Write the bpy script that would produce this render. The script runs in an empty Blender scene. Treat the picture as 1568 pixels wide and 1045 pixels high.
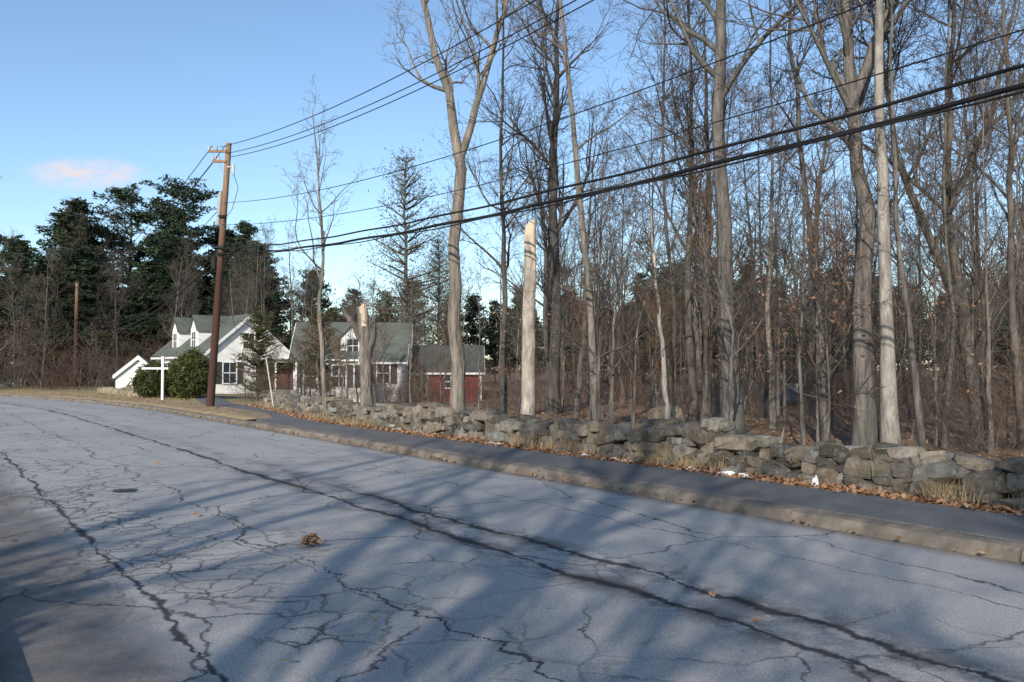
import bpy, bmesh, math, random
import numpy as np
from mathutils import Vector, Matrix
R=math.radians
scene=bpy.context.scene
COL=scene.collection

# ------------------------------------------------------------------ materials
class NT:
    def __init__(s,tree): s.t=tree; s.n=tree.nodes; s.l=tree.links
    def new(s,ty,**k):
        nd=s.n.new(ty)
        for a,b in k.items(): setattr(nd,a,b)
        return nd
    def put(s,sock,v):
        if isinstance(v,bpy.types.NodeSocket): s.l.new(v,sock)
        else:
            try: sock.default_value=v
            except Exception: sock.default_value=(*v,1.0)
    def m(s,op,a,b=0.0,c=0.0,clamp=False):
        nd=s.new('ShaderNodeMath',operation=op); nd.use_clamp=clamp
        for i,v in enumerate((a,b,c)): s.put(nd.inputs[i],v)
        return nd.outputs[0]
    def mix(s,f,a,b,mode='MIX'):
        nd=s.new('ShaderNodeMixRGB',blend_type=mode)
        s.put(nd.inputs[0],f); s.put(nd.inputs[1],a if isinstance(a,bpy.types.NodeSocket) else (*a,1.0)); s.put(nd.inputs[2],b if isinstance(b,bpy.types.NodeSocket) else (*b,1.0))
        return nd.outputs[0]
    def noise(s,vec,scale,detail=4,rough=.6,dist=0.0):
        nd=s.new('ShaderNodeTexNoise'); s.put(nd.inputs['Vector'],vec)
        nd.inputs['Scale'].default_value=scale; nd.inputs['Detail'].default_value=detail
        nd.inputs['Roughness'].default_value=rough; nd.inputs['Distortion'].default_value=dist
        return nd.outputs['Fac']
    def rng(s,v,a,b,c=0.0,d=1.0,smooth=False):
        nd=s.new('ShaderNodeMapRange'); 
        if smooth: nd.interpolation_type='SMOOTHSTEP'
        for i,x in enumerate((v,a,b,c,d)): s.put(nd.inputs[i],x)
        return nd.outputs[0]
def mat_base(name,rough=.9):
    m=bpy.data.materials.new(name); m.use_nodes=True
    t=NT(m.node_tree); b=m.node_tree.nodes['Principled BSDF']
    b.inputs['Roughness'].default_value=rough
    try: b.inputs['Specular IOR Level'].default_value=.25
    except Exception: pass
    return m,t,b
def bump(t,b,h,strength=.4,dist=.02):
    nd=t.new('ShaderNodeBump'); nd.inputs['Strength'].default_value=strength; nd.inputs['Distance'].default_value=dist
    t.put(nd.inputs['Height'],h); t.l.new(nd.outputs[0],b.inputs['Normal'])
def simple(name,c1,c2,scale=3,rough=.9,fine=None,bs=.3,bd=.02,stretch=None,coord='Object',c3=None,scale3=.5,detail=4,bdet=2):
    m,t,b=mat_base(name,rough)
    tc=t.new('ShaderNodeTexCoord').outputs[coord]
    if stretch:
        mp=t.new('ShaderNodeMapping'); t.l.new(tc,mp.inputs[0]); mp.inputs['Scale'].default_value=stretch; tc=mp.outputs[0]
    n=t.noise(tc,scale,detail,.65)
    col=t.mix(t.rng(n,.3,.7),c1,c2)
    if c3: col=t.mix(t.rng(t.noise(tc,scale3,2),.5,.7),col,c3)
    oi=t.new('ShaderNodeObjectInfo').outputs['Random']
    col=t.mix(1.0,col,t.mix(oi,(.74,.75,.78),(1.22,1.18,1.14)),'MULTIPLY')
    t.l.new(col,b.inputs['Base Color'])
    if bs>0: bump(t,b,t.noise(tc,fine or scale*4,bdet,.7),bs,bd)
    return m
BARK=simple('bark_grey',(.052,.046,.040),(.26,.232,.20),10,.95,24,1.0,.05,(1,1,.14),c3=(.13,.14,.115),scale3=1.6)
BARK_PALE=simple('bark_pale',(.17,.15,.125),(.46,.42,.36),8,.9,16,.9,.03,(1,1,.35),c3=(.15,.135,.115),scale3=3)
BARK_DARK=simple('bark_dark',(.04,.036,.031),(.15,.132,.112),8,.95,14,.6,.03,(1,1,.2),detail=3)
WOODRAW=simple('bare_wood',(.34,.27,.185),(.60,.51,.39),5,.85,20,.6,.02,(1,1,.15))
TWIG=simple('twig_bark',(.068,.058,.050),(.15,.126,.106),2,bs=0,detail=1)
TWIGR=simple('twig_reddish',(.10,.062,.044),(.20,.13,.092),2,bs=0,detail=1)
NEEDLE=simple('pine_needles',(.011,.022,.013),(.042,.066,.032),.6,.8,bs=0,detail=2)
NEEDLE2=simple('cedar_foliage',(.035,.05,.016),(.115,.12,.038),3,.8,bs=0,detail=2)
NEEDLE3=simple('larch_foliage',(.10,.11,.08),(.20,.205,.15),2,.8,bs=0,detail=2)
PINEBARK=simple('pine_bark',(.06,.05,.04),(.14,.115,.09),4,bs=0,detail=1)
LEAF=simple('dead_leaves',(.17,.08,.04),(.44,.25,.135),25,.85,coord='Object',c3=(.36,.26,.17),scale3=9,bs=0,detail=2)
LEAFB=simple('beech_leaves',(.24,.12,.065),(.38,.22,.125),5,.8,bs=0,detail=1)
GRASSM=simple('dry_grass',(.22,.16,.09),(.40,.31,.18),3,.9,bs=0,detail=3)
SNOW=simple('snow',(.66,.68,.72),(.86,.87,.89),14,.6)
WHITE=simple('white_paint',(.70,.70,.68),(.80,.80,.78),2,.6,bs=0)
STAKE=simple('weathered_white',(.42,.41,.38),(.62,.61,.58),6,.8,bs=0)
POLEM,t,b=mat_base('pole_wood',.85)
tc=t.new('ShaderNodeTexCoord').outputs['Object']
mp=t.new('ShaderNodeMapping'); t.l.new(tc,mp.inputs[0]); mp.inputs['Scale'].default_value=(12,12,.6)
sx=t.new('ShaderNodeSeparateXYZ'); t.l.new(tc,sx.inputs[0])
up=t.rng(sx.outputs[2],5.2,8.6)
col=t.mix(t.noise(mp.outputs[0],2,5),t.mix(up,(.036,.017,.013),(.16,.095,.06)),t.mix(up,(.085,.042,.031),(.36,.235,.145)))
t.l.new(col,b.inputs['Base Color']); bump(t,b,t.noise(mp.outputs[0],3,3),.5,.02)
WIREM=simple('wire_black',(.010,.010,.011),(.015,.015,.015),3,.7,bs=0,detail=0)
METAL=simple('galvanised',(.32,.33,.34),(.45,.46,.47),6,.5,bs=0)
GLASSM,t,b=mat_base('window_glass',.12); b.inputs['Base Color'].default_value=(.03,.04,.05,1)
CERAM=simple('insulator',(.35,.33,.3),(.5,.48,.45),6,.3,bs=0)
BLUET=simple('blue_tarp',(.035,.065,.11),(.06,.10,.155),4,.8,bs=.3)
def siding(name,c,sc=7.0):
    m,t,b=mat_base(name,.7)
    tc=t.new('ShaderNodeTexCoord').outputs['Object']
    sx=t.new('ShaderNodeSeparateXYZ'); t.l.new(tc,sx.inputs[0])
    fr=t.m('FRACT',t.m('MULTIPLY',sx.outputs[2],sc))
    n=t.noise(tc,1.5,5)
    col=t.mix(t.rng(n,.35,.7),c,tuple(x*.84 for x in c))
    col=t.mix(t.m('MULTIPLY',t.m('GREATER_THAN',fr,.88),.4),col,tuple(x*.4 for x in c))
    t.l.new(col,b.inputs['Base Color'])
    return m
SIDW=siding('white_clapboard',(.80,.80,.77)); SIDR=siding('red_clapboard',(.15,.022,.022),6)
SIDG=siding('grey_boards',(.22,.24,.26),5)
def shingle(name,c1,c2):
    m,t,b=mat_base(name,.9)
    tc=t.new('ShaderNodeTexCoord').outputs['Object']
    br=t.new('ShaderNodeTexBrick'); t.l.new(tc,br.inputs[0]); br.inputs['Scale'].default_value=3
    br.inputs['Color1'].default_value=(*c1,1); br.inputs['Color2'].default_value=(*c2,1); br.inputs['Mortar'].default_value=(*[x*.6 for x in c1],1)
    col=t.mix(t.rng(t.noise(tc,1.2,5),.3,.7,0,.6),br.outputs[0],tuple(x*1.35 for x in c2))
    t.l.new(col,b.inputs['Base Color']); return m
ROOFG=shingle('grey_shingles',(.075,.084,.072),(.11,.12,.10)); ROOFD=shingle('dark_shingles',(.045,.048,.045),(.07,.075,.07))
GREEN=simple('green_paint',(.02,.065,.045),(.03,.085,.06),3,.6,bs=0)
SHUT=simple('shutter_dark',(.03,.035,.04),(.05,.055,.06),3,.6,bs=0)
DARKIN=simple('porch_red_brown',(.10,.045,.035),(.17,.08,.06),3,.8,bs=0)

# road surface material : UV = (metres along road, metres across road)
def asphalt(name,base_lo,base_hi,road=True):
    m,t,b=mat_base(name,.9)
    uv=t.new('ShaderNodeUVMap').outputs[0]
    sx=t.new('ShaderNodeSeparateXYZ'); t.l.new(uv,sx.inputs[0]); S,T=sx.outputs[0],sx.outputs[1]
    big=t.noise(uv,.35,4,.6); mid=t.noise(uv,2.2,5,.7); fine=t.noise(uv,75,2,.8)
    col=t.mix(t.rng(t.m('ADD',t.m('MULTIPLY',big,.6),t.m('MULTIPLY',mid,.4)),.36,.64),base_lo,base_hi)
    col=t.mix(t.rng(fine,.35,.7,0,.75),col,tuple(x*.5 for x in base_lo))
    vs=t.new('ShaderNodeTexVoronoi'); t.l.new(uv,vs.inputs['Vector']); vs.inputs['Scale'].default_value=42
    sp=t.m('LESS_THAN',vs.outputs['Distance'],.22)
    col=t.mix(t.m('MULTIPLY',sp,.35),col,tuple(min(1,x*1.6) for x in base_hi))
    if road:
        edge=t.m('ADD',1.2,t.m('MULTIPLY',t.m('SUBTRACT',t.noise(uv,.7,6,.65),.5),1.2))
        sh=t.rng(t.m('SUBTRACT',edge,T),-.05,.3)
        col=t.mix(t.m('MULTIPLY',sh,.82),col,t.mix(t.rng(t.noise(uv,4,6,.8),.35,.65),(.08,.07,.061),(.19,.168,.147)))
        mp=t.new('ShaderNodeMapping'); t.l.new(uv,mp.inputs[0]); mp.inputs['Scale'].default_value=(.12,1.4,1)
        col=t.mix(t.rng(t.noise(mp.outputs[0],1.5,3),.5,.7,0,.25),col,tuple(x*.7 for x in base_lo))
        col=t.mix(t.m('MULTIPLY',t.rng(t.m('ADD',T,t.m('MULTIPLY',mid,.3)),7.25,7.5),.75),col,(.15,.115,.08))
        nz=t.new('ShaderNodeTexNoise'); t.l.new(uv,nz.inputs['Vector']); nz.inputs['Scale'].default_value=1.6; nz.inputs['Detail'].default_value=5; nz.inputs['Roughness'].default_value=.65
        va=t.new('ShaderNodeVectorMath',operation='SCALE'); t.l.new(nz.outputs['Color'],va.inputs[0]); va.inputs['Scale'].default_value=.55
        vb=t.new('ShaderNodeVectorMath',operation='ADD'); t.l.new(uv,vb.inputs[0]); t.l.new(va.outputs[0],vb.inputs[1])
        def vor(scale,w,vec=vb.outputs[0]):
            v=t.new('ShaderNodeTexVoronoi',feature='DISTANCE_TO_EDGE'); v.voronoi_dimensions='2D'
            t.l.new(vec,v.inputs['Vector']); v.inputs['Scale'].default_value=scale
            return t.rng(v.outputs['Distance'],0,w,1,0)
        def band(c,w):
            return t.rng(t.m('ABSOLUTE',t.m('SUBTRACT',T,c)),w*.5,w,1,0)
        patch=t.noise(uv,.45,3)
        allig=t.m('MULTIPLY',vor(2.1,.045),t.m('MULTIPLY',band(1.95,1.3),t.rng(patch,.40,.55)))
        allig2=t.m('MULTIPLY',vor(3.6,.07),t.m('MULTIPLY',band(1.6,.75),t.rng(patch,.46,.54)))
        allig3=t.m('MULTIPLY',vor(1.3,.022),t.m('MULTIPLY',band(3.9,1.5),t.rng(t.noise(uv,.6,2),.46,.58)))
        tr=t.m('MULTIPLY',vor(.42,.010),t.rng(t.noise(uv,.3,2),.38,.48))
        def longi(c,amp,w,seed,lim=None,freq=.55):
            s1=t.new('ShaderNodeCombineXYZ'); t.l.new(S,s1.inputs[0]); s1.inputs[1].default_value=seed
            off=t.m('MULTIPLY',t.m('SUBTRACT',t.noise(s1.outputs[0],freq,8,.7),.5),amp)
            s2=t.new('ShaderNodeCombineXYZ'); t.l.new(S,s2.inputs[0]); s2.inputs[1].default_value=seed+30
            wd=t.m('MULTIPLY',t.rng(t.noise(s2.outputs[0],1.4,6,.75),.38,.72,.15,2.8),w)
            dd=t.m('ABSOLUTE',t.m('SUBTRACT',t.m('SUBTRACT',T,c),off))
            r=t.rng(t.m('DIVIDE',dd,wd),.5,1.3,1,0)
            if lim: r=t.m('MULTIPLY',r,t.rng(S,lim[0],lim[1],1,0))
            return r,dd
        c,d0=longi(4.05,.5,.034,3.1)
        c2,d2=longi(4.5,.9,.034,11.7,(9,10))
        for a in (c2,longi(1.28,.6,.022,7.7)[0],longi(2.6,1.3,.012,15.2)[0],longi(5.9,.8,.007,22.2)[0],allig,allig2,allig3,tr):
            c=t.m('MAXIMUM',c,a)
        soft=t.rng(t.m('MINIMUM',d0,d2),0,.30,1,0)
        st=t.m('MULTIPLY',t.m('MULTIPLY',soft,t.rng(t.noise(uv,1.6,5,.78),.43,.53)),.95)
        st=t.m('MULTIPLY',st,t.rng(S,6,18,1,.4))
        pt=t.m('MULTIPLY',t.rng(t.noise(uv,1.1,6,.78),.60,.67,0,.45),band(3.2,3.2))
        col=t.mix(t.m('MAXIMUM',st,pt),col,(.08,.076,.074))
        col=t.mix(t.m('MULTIPLY',c,.92),col,(.028,.026,.025))
    t.l.new(col,b.inputs['Base Color']); bump(t,b,fine,.5,.004)
    return m
ASPH=asphalt('asphalt_weathered',(.34,.33,.315),(.465,.452,.43))
WALK=asphalt('asphalt_sidewalk',(.125,.122,.12),(.19,.186,.18),False)
CURBM=simple('curb_stone',(.13,.11,.09),(.27,.23,.18),5,.9,60,.5,.01,c3=(.11,.10,.085),scale3=2)

# ground
GM,t,b=mat_base('ground_litter',1.0)
tc=t.new('ShaderNodeTexCoord').outputs['Object']
vv=t.new('ShaderNodeTexVoronoi'); t.l.new(tc,vv.inputs['Vector']); vv.inputs['Scale'].default_value=14; 
leafc=t.mix(vv.outputs['Color'],(.16,.095,.055),(.40,.26,.155))
leafc=t.mix(t.rng(t.noise(tc,.8,4),.35,.65,0,.8),leafc,(.15,.105,.07))
grs=t.mix(t.noise(tc,6,5,.8),(.16,.13,.06),(.36,.29,.16))
sx=t.new('ShaderNodeSeparateXYZ'); t.l.new(tc,sx.inputs[0])
gm=t.rng(t.m('ADD',sx.outputs[0],t.m('MULTIPLY',t.noise(tc,.5,3),3)),-8.5,-6.0,1,0)
t.l.new(t.mix(gm,leafc,grs),b.inputs['Base Color'])
bump(t,b,t.noise(tc,18,3,.8),.8,.05)

# stone with per-stone tone
STONE,t,b=mat_base('fieldstone',.95)
tc=t.new('ShaderNodeTexCoord').outputs['Object']
at=t.new('ShaderNodeAttribute'); at.attribute_name='tone'
c1=t.mix(t.rng(t.noise(tc,6,6,.75),.3,.7),(.078,.073,.064),(.27,.25,.215))
c1=t.mix(1.0,c1,at.outputs['Color'],'MULTIPLY')
c1=t.mix(t.rng(t.noise(tc,10,5,.75),.56,.62,0,.6),c1,(.34,.34,.30))
c1=t.mix(t.rng(t.noise(tc,2.6,5,.7),.56,.66,0,.45),c1,(.08,.09,.048))
t.l.new(c1,b.inputs['Base Color']); bump(t,b,t.noise(tc,20,6,.8),1.0,.06)

# ------------------------------------------------------------------ helpers
def mkobj(name,verts,faces,mats,midx=None,smooth=False,parent=None):
    me=bpy.data.meshes.new(name)
    me.from_pydata(verts.tolist() if hasattr(verts,'tolist') else verts,[],faces.tolist() if hasattr(faces,'tolist') else faces)
    for m in (mats if isinstance(mats,(list,tuple)) else [mats]): me.materials.append(m)
    if midx is not None: me.polygons.foreach_set('material_index',np.asarray(midx,dtype=np.int32))
    if smooth: me.polygons.foreach_set('use_smooth',np.ones(len(me.polygons),dtype=bool))
    me.update()
    o=bpy.data.objects.new(name,me); COL.objects.link(o)
    if parent: o.parent=parent
    return o
def empty(name,loc=(0,0,0),rz=0):
    e=bpy.data.objects.new(name,None); e.location=loc; e.rotation_euler=(0,0,rz); COL.objects.link(e); return e
def box(name,c,d,mat,parent=None,bev=0):
    bm=bmesh.new(); bmesh.ops.create_cube(bm,size=1)
    for v in bm.verts: v.co=Vector((v.co.x*d[0]+c[0],v.co.y*d[1]+c[1],v.co.z*d[2]+c[2]))
    if bev: bmesh.ops.bevel(bm,geom=bm.edges[:],offset=bev,segments=2,affect='EDGES')
    me=bpy.data.meshes.new(name); bm.to_mesh(me); bm.free(); me.materials.append(mat)
    o=bpy.data.objects.new(name,me); COL.objects.link(o)
    if parent: o.parent=parent
    return o

# road frame: s along the road, t across it; straight to s=30, then a left bend of radius 85 m
A0=R(35.6); U=(-math.sin(A0),math.cos(A0)); N=(math.cos(A0),math.sin(A0)); S0,RB=30.0,85.0
CX=S0*U[0]-RB*N[0]; CY=S0*U[1]-RB*N[1]
def road(s,t):
    if s<=S0: return (s*U[0]+t*N[0], s*U[1]+t*N[1])
    a=A0+(s-S0)/RB
    return (CX+(RB+t)*math.cos(a), CY+(RB+t)*math.sin(a))
def inv(x,y):
    s=x*U[0]+y*U[1]; t=x*N[0]+y*N[1]
    if s<=S0: return s,t
    dx,dy=x-CX,y-CY
    return S0+RB*(math.atan2(dy,dx)-A0), math.hypot(dx,dy)-RB
def sm(x,a,b):
    x=min(1,max(0,(x-a)/(b-a))); return x*x*(3-2*x)
def walk_off(s): return 1.7*sm(s,20,34)+.35*max(0,s-34)
def gz(x,y):
    s,t=inv(x,y)
    z=-.03
    if s>-60: z+= .155*sm(t,7.75,8.7)
    if t>10: z+= .05*math.sin(x*1.3)*math.cos(y*.9)*sm(t,10,12)
    z-= .75*math.exp(-((x+6)/7)**2-((y-51)/9)**2)
    return z
def axis(lo,hi,step,far):
    a=list(np.arange(lo,hi,step)); st=step; x=hi
    while x<far: a.append(x); st*=1.35; x+=st
    a.append(far); st=step; x=lo
    while x>-far: st*=1.35; x-=st; a.append(max(x,-far))
    return sorted(set(a))
xs=axis(-34,14,.45,900); ys=axis(-2,62,.45,900)
V=[(x,y,gz(x,y)) for y in ys for x in xs]; nx=len(xs)
F=[(j*nx+i,j*nx+i+1,(j+1)*nx+i+1,(j+1)*nx+i) for j in range(len(ys)-1) for i in range(nx-1)]
mkobj('ground',V,F,GM,smooth=True)

def strip(name,prof,s0,s1,ds,mat,off=None,smooth=True):
    ss=np.arange(s0,s1+.001,ds); V=[];UV=[];k=len(prof)
    for s in ss:
        o=off(s) if off else 0
        for (t_,z) in prof:
            x,y=road(s,t_+o); V.append((x,y,z)); UV.append((s,t_))
    F=[(i*k+j,i*k+j+1,(i+1)*k+j+1,(i+1)*k+j) for i in range(len(ss)-1) for j in range(k-1)]
    F=[f[::-1] for f in F]
    ob=mkobj(name,V,F,mat,smooth=smooth)
    uv=ob.data.uv_layers.new(name='UVMap'); li=np.empty(len(ob.data.loops),dtype=np.int32); ob.data.loops.foreach_get('vertex_index',li)
    uv.data.foreach_set('uv',np.array(UV)[li].ravel())
    return ob
prof=[(t_, .0+.05*(1-((t_-3.9)/3.6)**2)) for t_ in np.linspace(.35,7.45,12)]
strip('road',prof,-40,130,1.0,ASPH)
strip('sidewalk',[(7.64,.0),(7.66,.135),(8.9,.15),(8.92,.0)],-40,44,1.0,WALK,walk_off,smooth=False)
rnd=random.Random(4)
V=[];F=[]
s=-20
while s<95:
    L=rnd.uniform(1.7,2.3); h=.13+rnd.uniform(-.014,.008); dt=rnd.uniform(-.015,.015); dt2=dt+rnd.uniform(-.012,.012)
    n=6; b0=len(V)
    for i in range(n+1):
        q=s+.007+(L-.014)*i/n; d_=dt+(dt2-dt)*i/n+rnd.uniform(-.008,.008); e_=rnd.uniform(-.009,.009)
        for (t_,z) in ((7.40+d_,-.02),(7.415+d_,h-.06+e_),(7.455+d_,h-.015+e_),(7.53+d_,h+e_*.5),(7.62+d_,h+.004),(7.635+d_,-.02)):
            x,y=road(q,t_); V.append((x,y,z))
    for i in range(n):
        for j in range(5): F.append((b0+i*6+j,b0+(i+1)*6+j,b0+(i+1)*6+j+1,b0+i*6+j+1))
    F.append([b0+j for j in range(6)]); F.append([b0+n*6+5-j for j in range(6)])
    s+=L
mkobj('curb',V,F,CURBM)
strip('grass_verge',[(7.637,.0),(7.65,.125),(8.3,.14),(9.3,.145),(10,.13)],24,90,1.0,GRASSM)
strip('near_curb',[(.36,.0),(.34,.10),(.16,.11),(.15,-.05)],-12,95,1.0,CURBM,smooth=False)

# ------------------------------------------------------------------ tubes / trees
def tubes(name,polys,mats,parent=None,link=True):
    groups={}
    for P,Rd,sd,mi in polys: groups.setdefault((len(P),sd,mi),[]).append((P,Rd))
    VV=[];FF=[];MI=[];base=0
    for (n,sd,mi),lst in groups.items():
        P=np.array([a for a,_ in lst],float); Rr=np.array([b for _,b in lst],float); M=len(lst)
        T=np.gradient(P,axis=1); T/=np.linalg.norm(T,axis=2,keepdims=True)+1e-9
        ref=np.tile(np.array([[0,0,1.]]),(M,1)); mean=T.mean(1); ref[np.abs(mean[:,2])>.8]=(1,0,0)
        ref=np.repeat(ref[:,None,:],n,1)
        u=np.cross(T,ref); u/=np.linalg.norm(u,axis=2,keepdims=True)+1e-9; v=np.cross(T,u)
        a=np.arange(sd)*2*np.pi/sd
        ring=P[:,:,None,:]+Rr[:,:,None,None]*(np.cos(a)[None,None,:,None]*u[:,:,None,:]+np.sin(a)[None,None,:,None]*v[:,:,None,:])
        VV.append(ring.reshape(-1,3))
        idx=base+np.arange(M*n*sd).reshape(M,n,sd)
        a0=idx[:,:-1,:]; b0=idx[:,1:,:]
        q=np.stack([a0,np.roll(a0,-1,2),np.roll(b0,-1,2),b0],-1).reshape(-1,4)
        FF.append(q); MI.append(np.full(len(q),mi)); base+=M*n*sd
    return mkobj(name,np.concatenate(VV),np.concatenate(FF),mats,np.concatenate(MI),smooth=True,parent=parent)
def nrm(v):
    l=math.sqrt(v[0]**2+v[1]**2+v[2]**2)+1e-9; return (v[0]/l,v[1]/l,v[2]/l)
def grow(out,rg,p,d,L,r,lvl,cfg):
    n=cfg['seg'][lvl]; wob=cfg['wob'][lvl]; up=cfg['up'][lvl]
    pts=[p]; ds=[d]
    for i in range(n):
        d=nrm((d[0]+rg.gauss(0,wob),d[1]+rg.gauss(0,wob),d[2]+rg.gauss(0,wob)+up))
        p=(p[0]+d[0]*L/n,p[1]+d[1]*L/n,p[2]+d[2]*L/n); pts.append(p); ds.append(d)
    rmin=cfg['rmin']
    rad=[max(rmin*.7,r*(1-.8*i/n)) for i in range(n+1)]
    out.append((pts,rad,6 if r>.06 else (4 if r>.018 else 3),0 if r>.028 else 1))
    if lvl<cfg['max']:
        k=cfg['kids'][lvl]; k=max(1,int(k*rg.uniform(.7,1.3)))
        for j in range(k):
            f=rg.uniform(.18,1.0); i=min(n-1,int(f*n)); g=f*n-i
            q=tuple(pts[i][c]+(pts[i+1][c]-pts[i][c])*g for c in range(3)); dd=ds[i]
            ra=(rad[i]+(rad[i+1]-rad[i])*g)
            grow(out,rg,q,tilt(rg,dd,rg.uniform(*cfg['ang'])),L*rg.uniform(.35,.68)*(1.15-.5*f),max(rmin,ra*.62),lvl+1,cfg)
def tilt(rg,d,ang):
    w=nrm((rg.gauss(0,1),rg.gauss(0,1),rg.gauss(0,1)))
    dt=w[0]*d[0]+w[1]*d[1]+w[2]*d[2]
    w=nrm((w[0]-dt*d[0],w[1]-dt*d[1],w[2]-dt*d[2])); c,s_=math.cos(ang),math.sin(ang)
    return nrm((d[0]*c+w[0]*s_,d[1]*c+w[1]*s_,d[2]*c+w[2]*s_))
CFG=dict(seg=[7,5,4,2],wob=[.16,.2,.22,.25],up=[.11,.09,.05,.03],kids=[8,6,3],max=3,ang=(.45,1.0),rmin=.0055)
def resample(path,n,rg,jit):
    P=np.array([p[:3] for p in path],float); Rr=np.array([p[3] for p in path])
    d=np.r_[0,np.cumsum(np.linalg.norm(np.diff(P,axis=0),axis=1))]; q=np.linspace(0,d[-1],n)
    out=np.stack([np.interp(q,d,P[:,i]) for i in range(3)],1)
    for i in range(1,n): out[i,0]+=rg.gauss(0,jit); out[i,1]+=rg.gauss(0,jit)
    rr=np.interp(q,d,Rr)*np.array([1+rg.uniform(-.05,.05) for _ in range(n)])
    return [tuple(a) for a in out],list(rr)
def tree(name,paths,start,limbs,limbL,seed,mats=(BARK,TWIG),cfg=None,parent=None,flare=True,ang=(.45,1.0)):
    cfg=dict(CFG,**(cfg or {})); rg=random.Random(seed); out=[]
    ox,oy,oz=paths[0][0][:3]
    for pi,path in enumerate(paths):
        loc=[(x-ox,y-oy,z-oz,r) for x,y,z,r in path]
        if pi==0 and flare:
            x,y,z,r=loc[0]; loc=[(x,y,-.2,r*1.5),(x,y,.12,r*1.15)]+[(l[0],l[1],l[2],l[3]) for l in loc[1:]]
        pts,rad=resample(loc,16,rg,loc[0][3]*.15)
        out.append((pts,rad,10,0))
        H=pts[-1][2]
        for j in range(limbs):
            f=rg.random()**.8; zz=start+(H-start)*f
            if zz<pts[0][2]: zz=rg.uniform(pts[0][2],H)
            i=max(0,min(14,next((q for q in range(15) if pts[q+1][2]>=zz),14)))
            g=(zz-pts[i][2])/max(.01,pts[i+1][2]-pts[i][2])
            q=tuple(pts[i][c]+(pts[i+1][c]-pts[i][c])*g for c in range(3)); ra=rad[i]
            dd=nrm(tuple(pts[i+1][c]-pts[i][c] for c in range(3)))
            grow(out,rg,q,tilt(rg,dd,rg.uniform(*ang)),limbL*rg.uniform(.55,1.1)*(1.1-.55*f),max(.012,min(ra*.55,.075)),0,cfg)
        for j in range(4):
            i=rg.randint(3,12)
            grow(out,rg,pts[i],tilt(rg,(0,0,1),rg.uniform(.8,1.5)),rg.uniform(.5,1.3),.010,2,cfg if cfg['max']>=3 else dict(cfg,max=1))
    o=tubes(name,out,list(mats),parent=parent); o.location=(ox,oy,oz); return o
def simple_path(x,y,pts,r0,r1):
    z0=gz(x,y); n=len(pts); P=[(x,y,z0,r0)]
    for i,(px,pz) in enumerate(pts): P.append((px,y+(i%2)*.1,pz,r0+(r1-r0)*(i+1)/n))
    return P
tree('bare_tree',[[(-1.22,19.5,.12,.165),(-1.36,19.5,3.2,.145),(-1.34,19.5,4.9,.135),(-1.25,19.5,6.7,.13),(-1.5,19.5,7.8,.10),(-1.84,19.5,9.2,.085),(-2.25,19.4,11,.06),(-3.0,19.3,13.5,.02)],
  [(-1.25,19.5,6.55,.095),(-.95,19.6,7.5,.085),(-.68,19.6,8.5,.075),(-.14,19.7,10.4,.055),(.5,19.8,13.5,.02)]],6.9,12,3.6,11)
tree('bare_tree',[simple_path(1.4,27,[(1.45,5),(1.35,9),(1.5,13),(1.6,17)],.19,.03)],4.5,22,4.8,12,mats=(BARK_DARK,TWIG))
tree('bare_tree',[simple_path(1.87,18,[(1.7,3),(1.44,6.1),(1.05,9.7),(.8,13.5)],.095,.02)],6,10,2.6,13)
tree('bare_tree',[simple_path(4.39,16.5,[(4.3,3),(4.25,6),(4.2,9),(4.3,12),(4.4,17)],.19,.04)],6.0,18,4.4,14)
tree('bare_tree',[simple_path(6.2,14.5,[(6.15,2.5),(6.18,5),(6.0,7),(5.9,8.2),(5.6,13)],.18,.04),
  [(6.0,14.5,6.2,.09),(6.4,14.4,7.3,.08),(6.9,14.4,8.6,.06),(7.3,14.3,12,.02)]],4.8,12,3.8,15)
tree('birch_tree',[simple_path(6.42,14,[(6.4,3),(6.36,5),(6.28,8),(6.3,11),(6.1,15)],.125,.03)],5.5,9,3.2,16,mats=(BARK_PALE,TWIG))
tree('bare_tree',[simple_path(6.47,17,[(6.3,3),(6.05,6),(5.8,9.2),(5.6,14)],.08,.02)],4,10,2.6,17)
tree('bare_tree',[simple_path(6.94,14,[(6.75,2.5),(6.6,4),(6.5,7),(6.6,9.5)],.06,.015)],2.2,10,2.0,18)
tree('bare_tree',[simple_path(9.9,17.5,[(9.7,2.5),(9.3,5),(9.4,7),(9.6,11)],.14,.03),
  [(9.5,17.5,3.0,.09),(8.7,17.3,4.6,.08),(8.1,17.2,6.0,.06),(7.6,17,9,.02)],[(9.35,17.5,5.0,.07),(10.3,17.6,7,.06),(11,17.6,10,.02)]],3.5,9,3.4,19,mats=(BARK_DARK,TWIG))
tree('bare_tree',[simple_path(-5.4,24,[(-5.6,3),(-5.55,5),(-5.65,7),(-5.9,9.2)],.075,.012)],3.0,11,2.8,20,cfg=dict(kids=[6,3,2]))
tree('bare_tree',[simple_path(-.27,24,[(-.2,4),(-.35,8),(-.2,14)],.10,.02)],3.5,18,3.6,21,mats=(BARK_DARK,TWIG))
tree('bare_tree',[simple_path(6.3,20,[(6.2,3),(6.4,6),(6.3,12)],.075,.015)],2.5,12,2.8,22)
tree('bare_tree',[simple_path(4.8,22,[(4.7,4),(4.9,8),(4.7,14)],.11,.02)],3.5,18,3.6,23,mats=(BARK_DARK,TWIG))
tree('bare_tree',[simple_path(9.4,15.2,[(9.2,3),(9.35,6),(9.1,11)],.085,.02)],2.8,14,3.0,24,mats=(BARK_DARK,TWIG))
tree('bare_tree',[simple_path(8.1,15.5,[(8.3,2.5),(8.2,5),(8.4,10)],.05,.015)],2.0,10,2.4,25)
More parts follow.
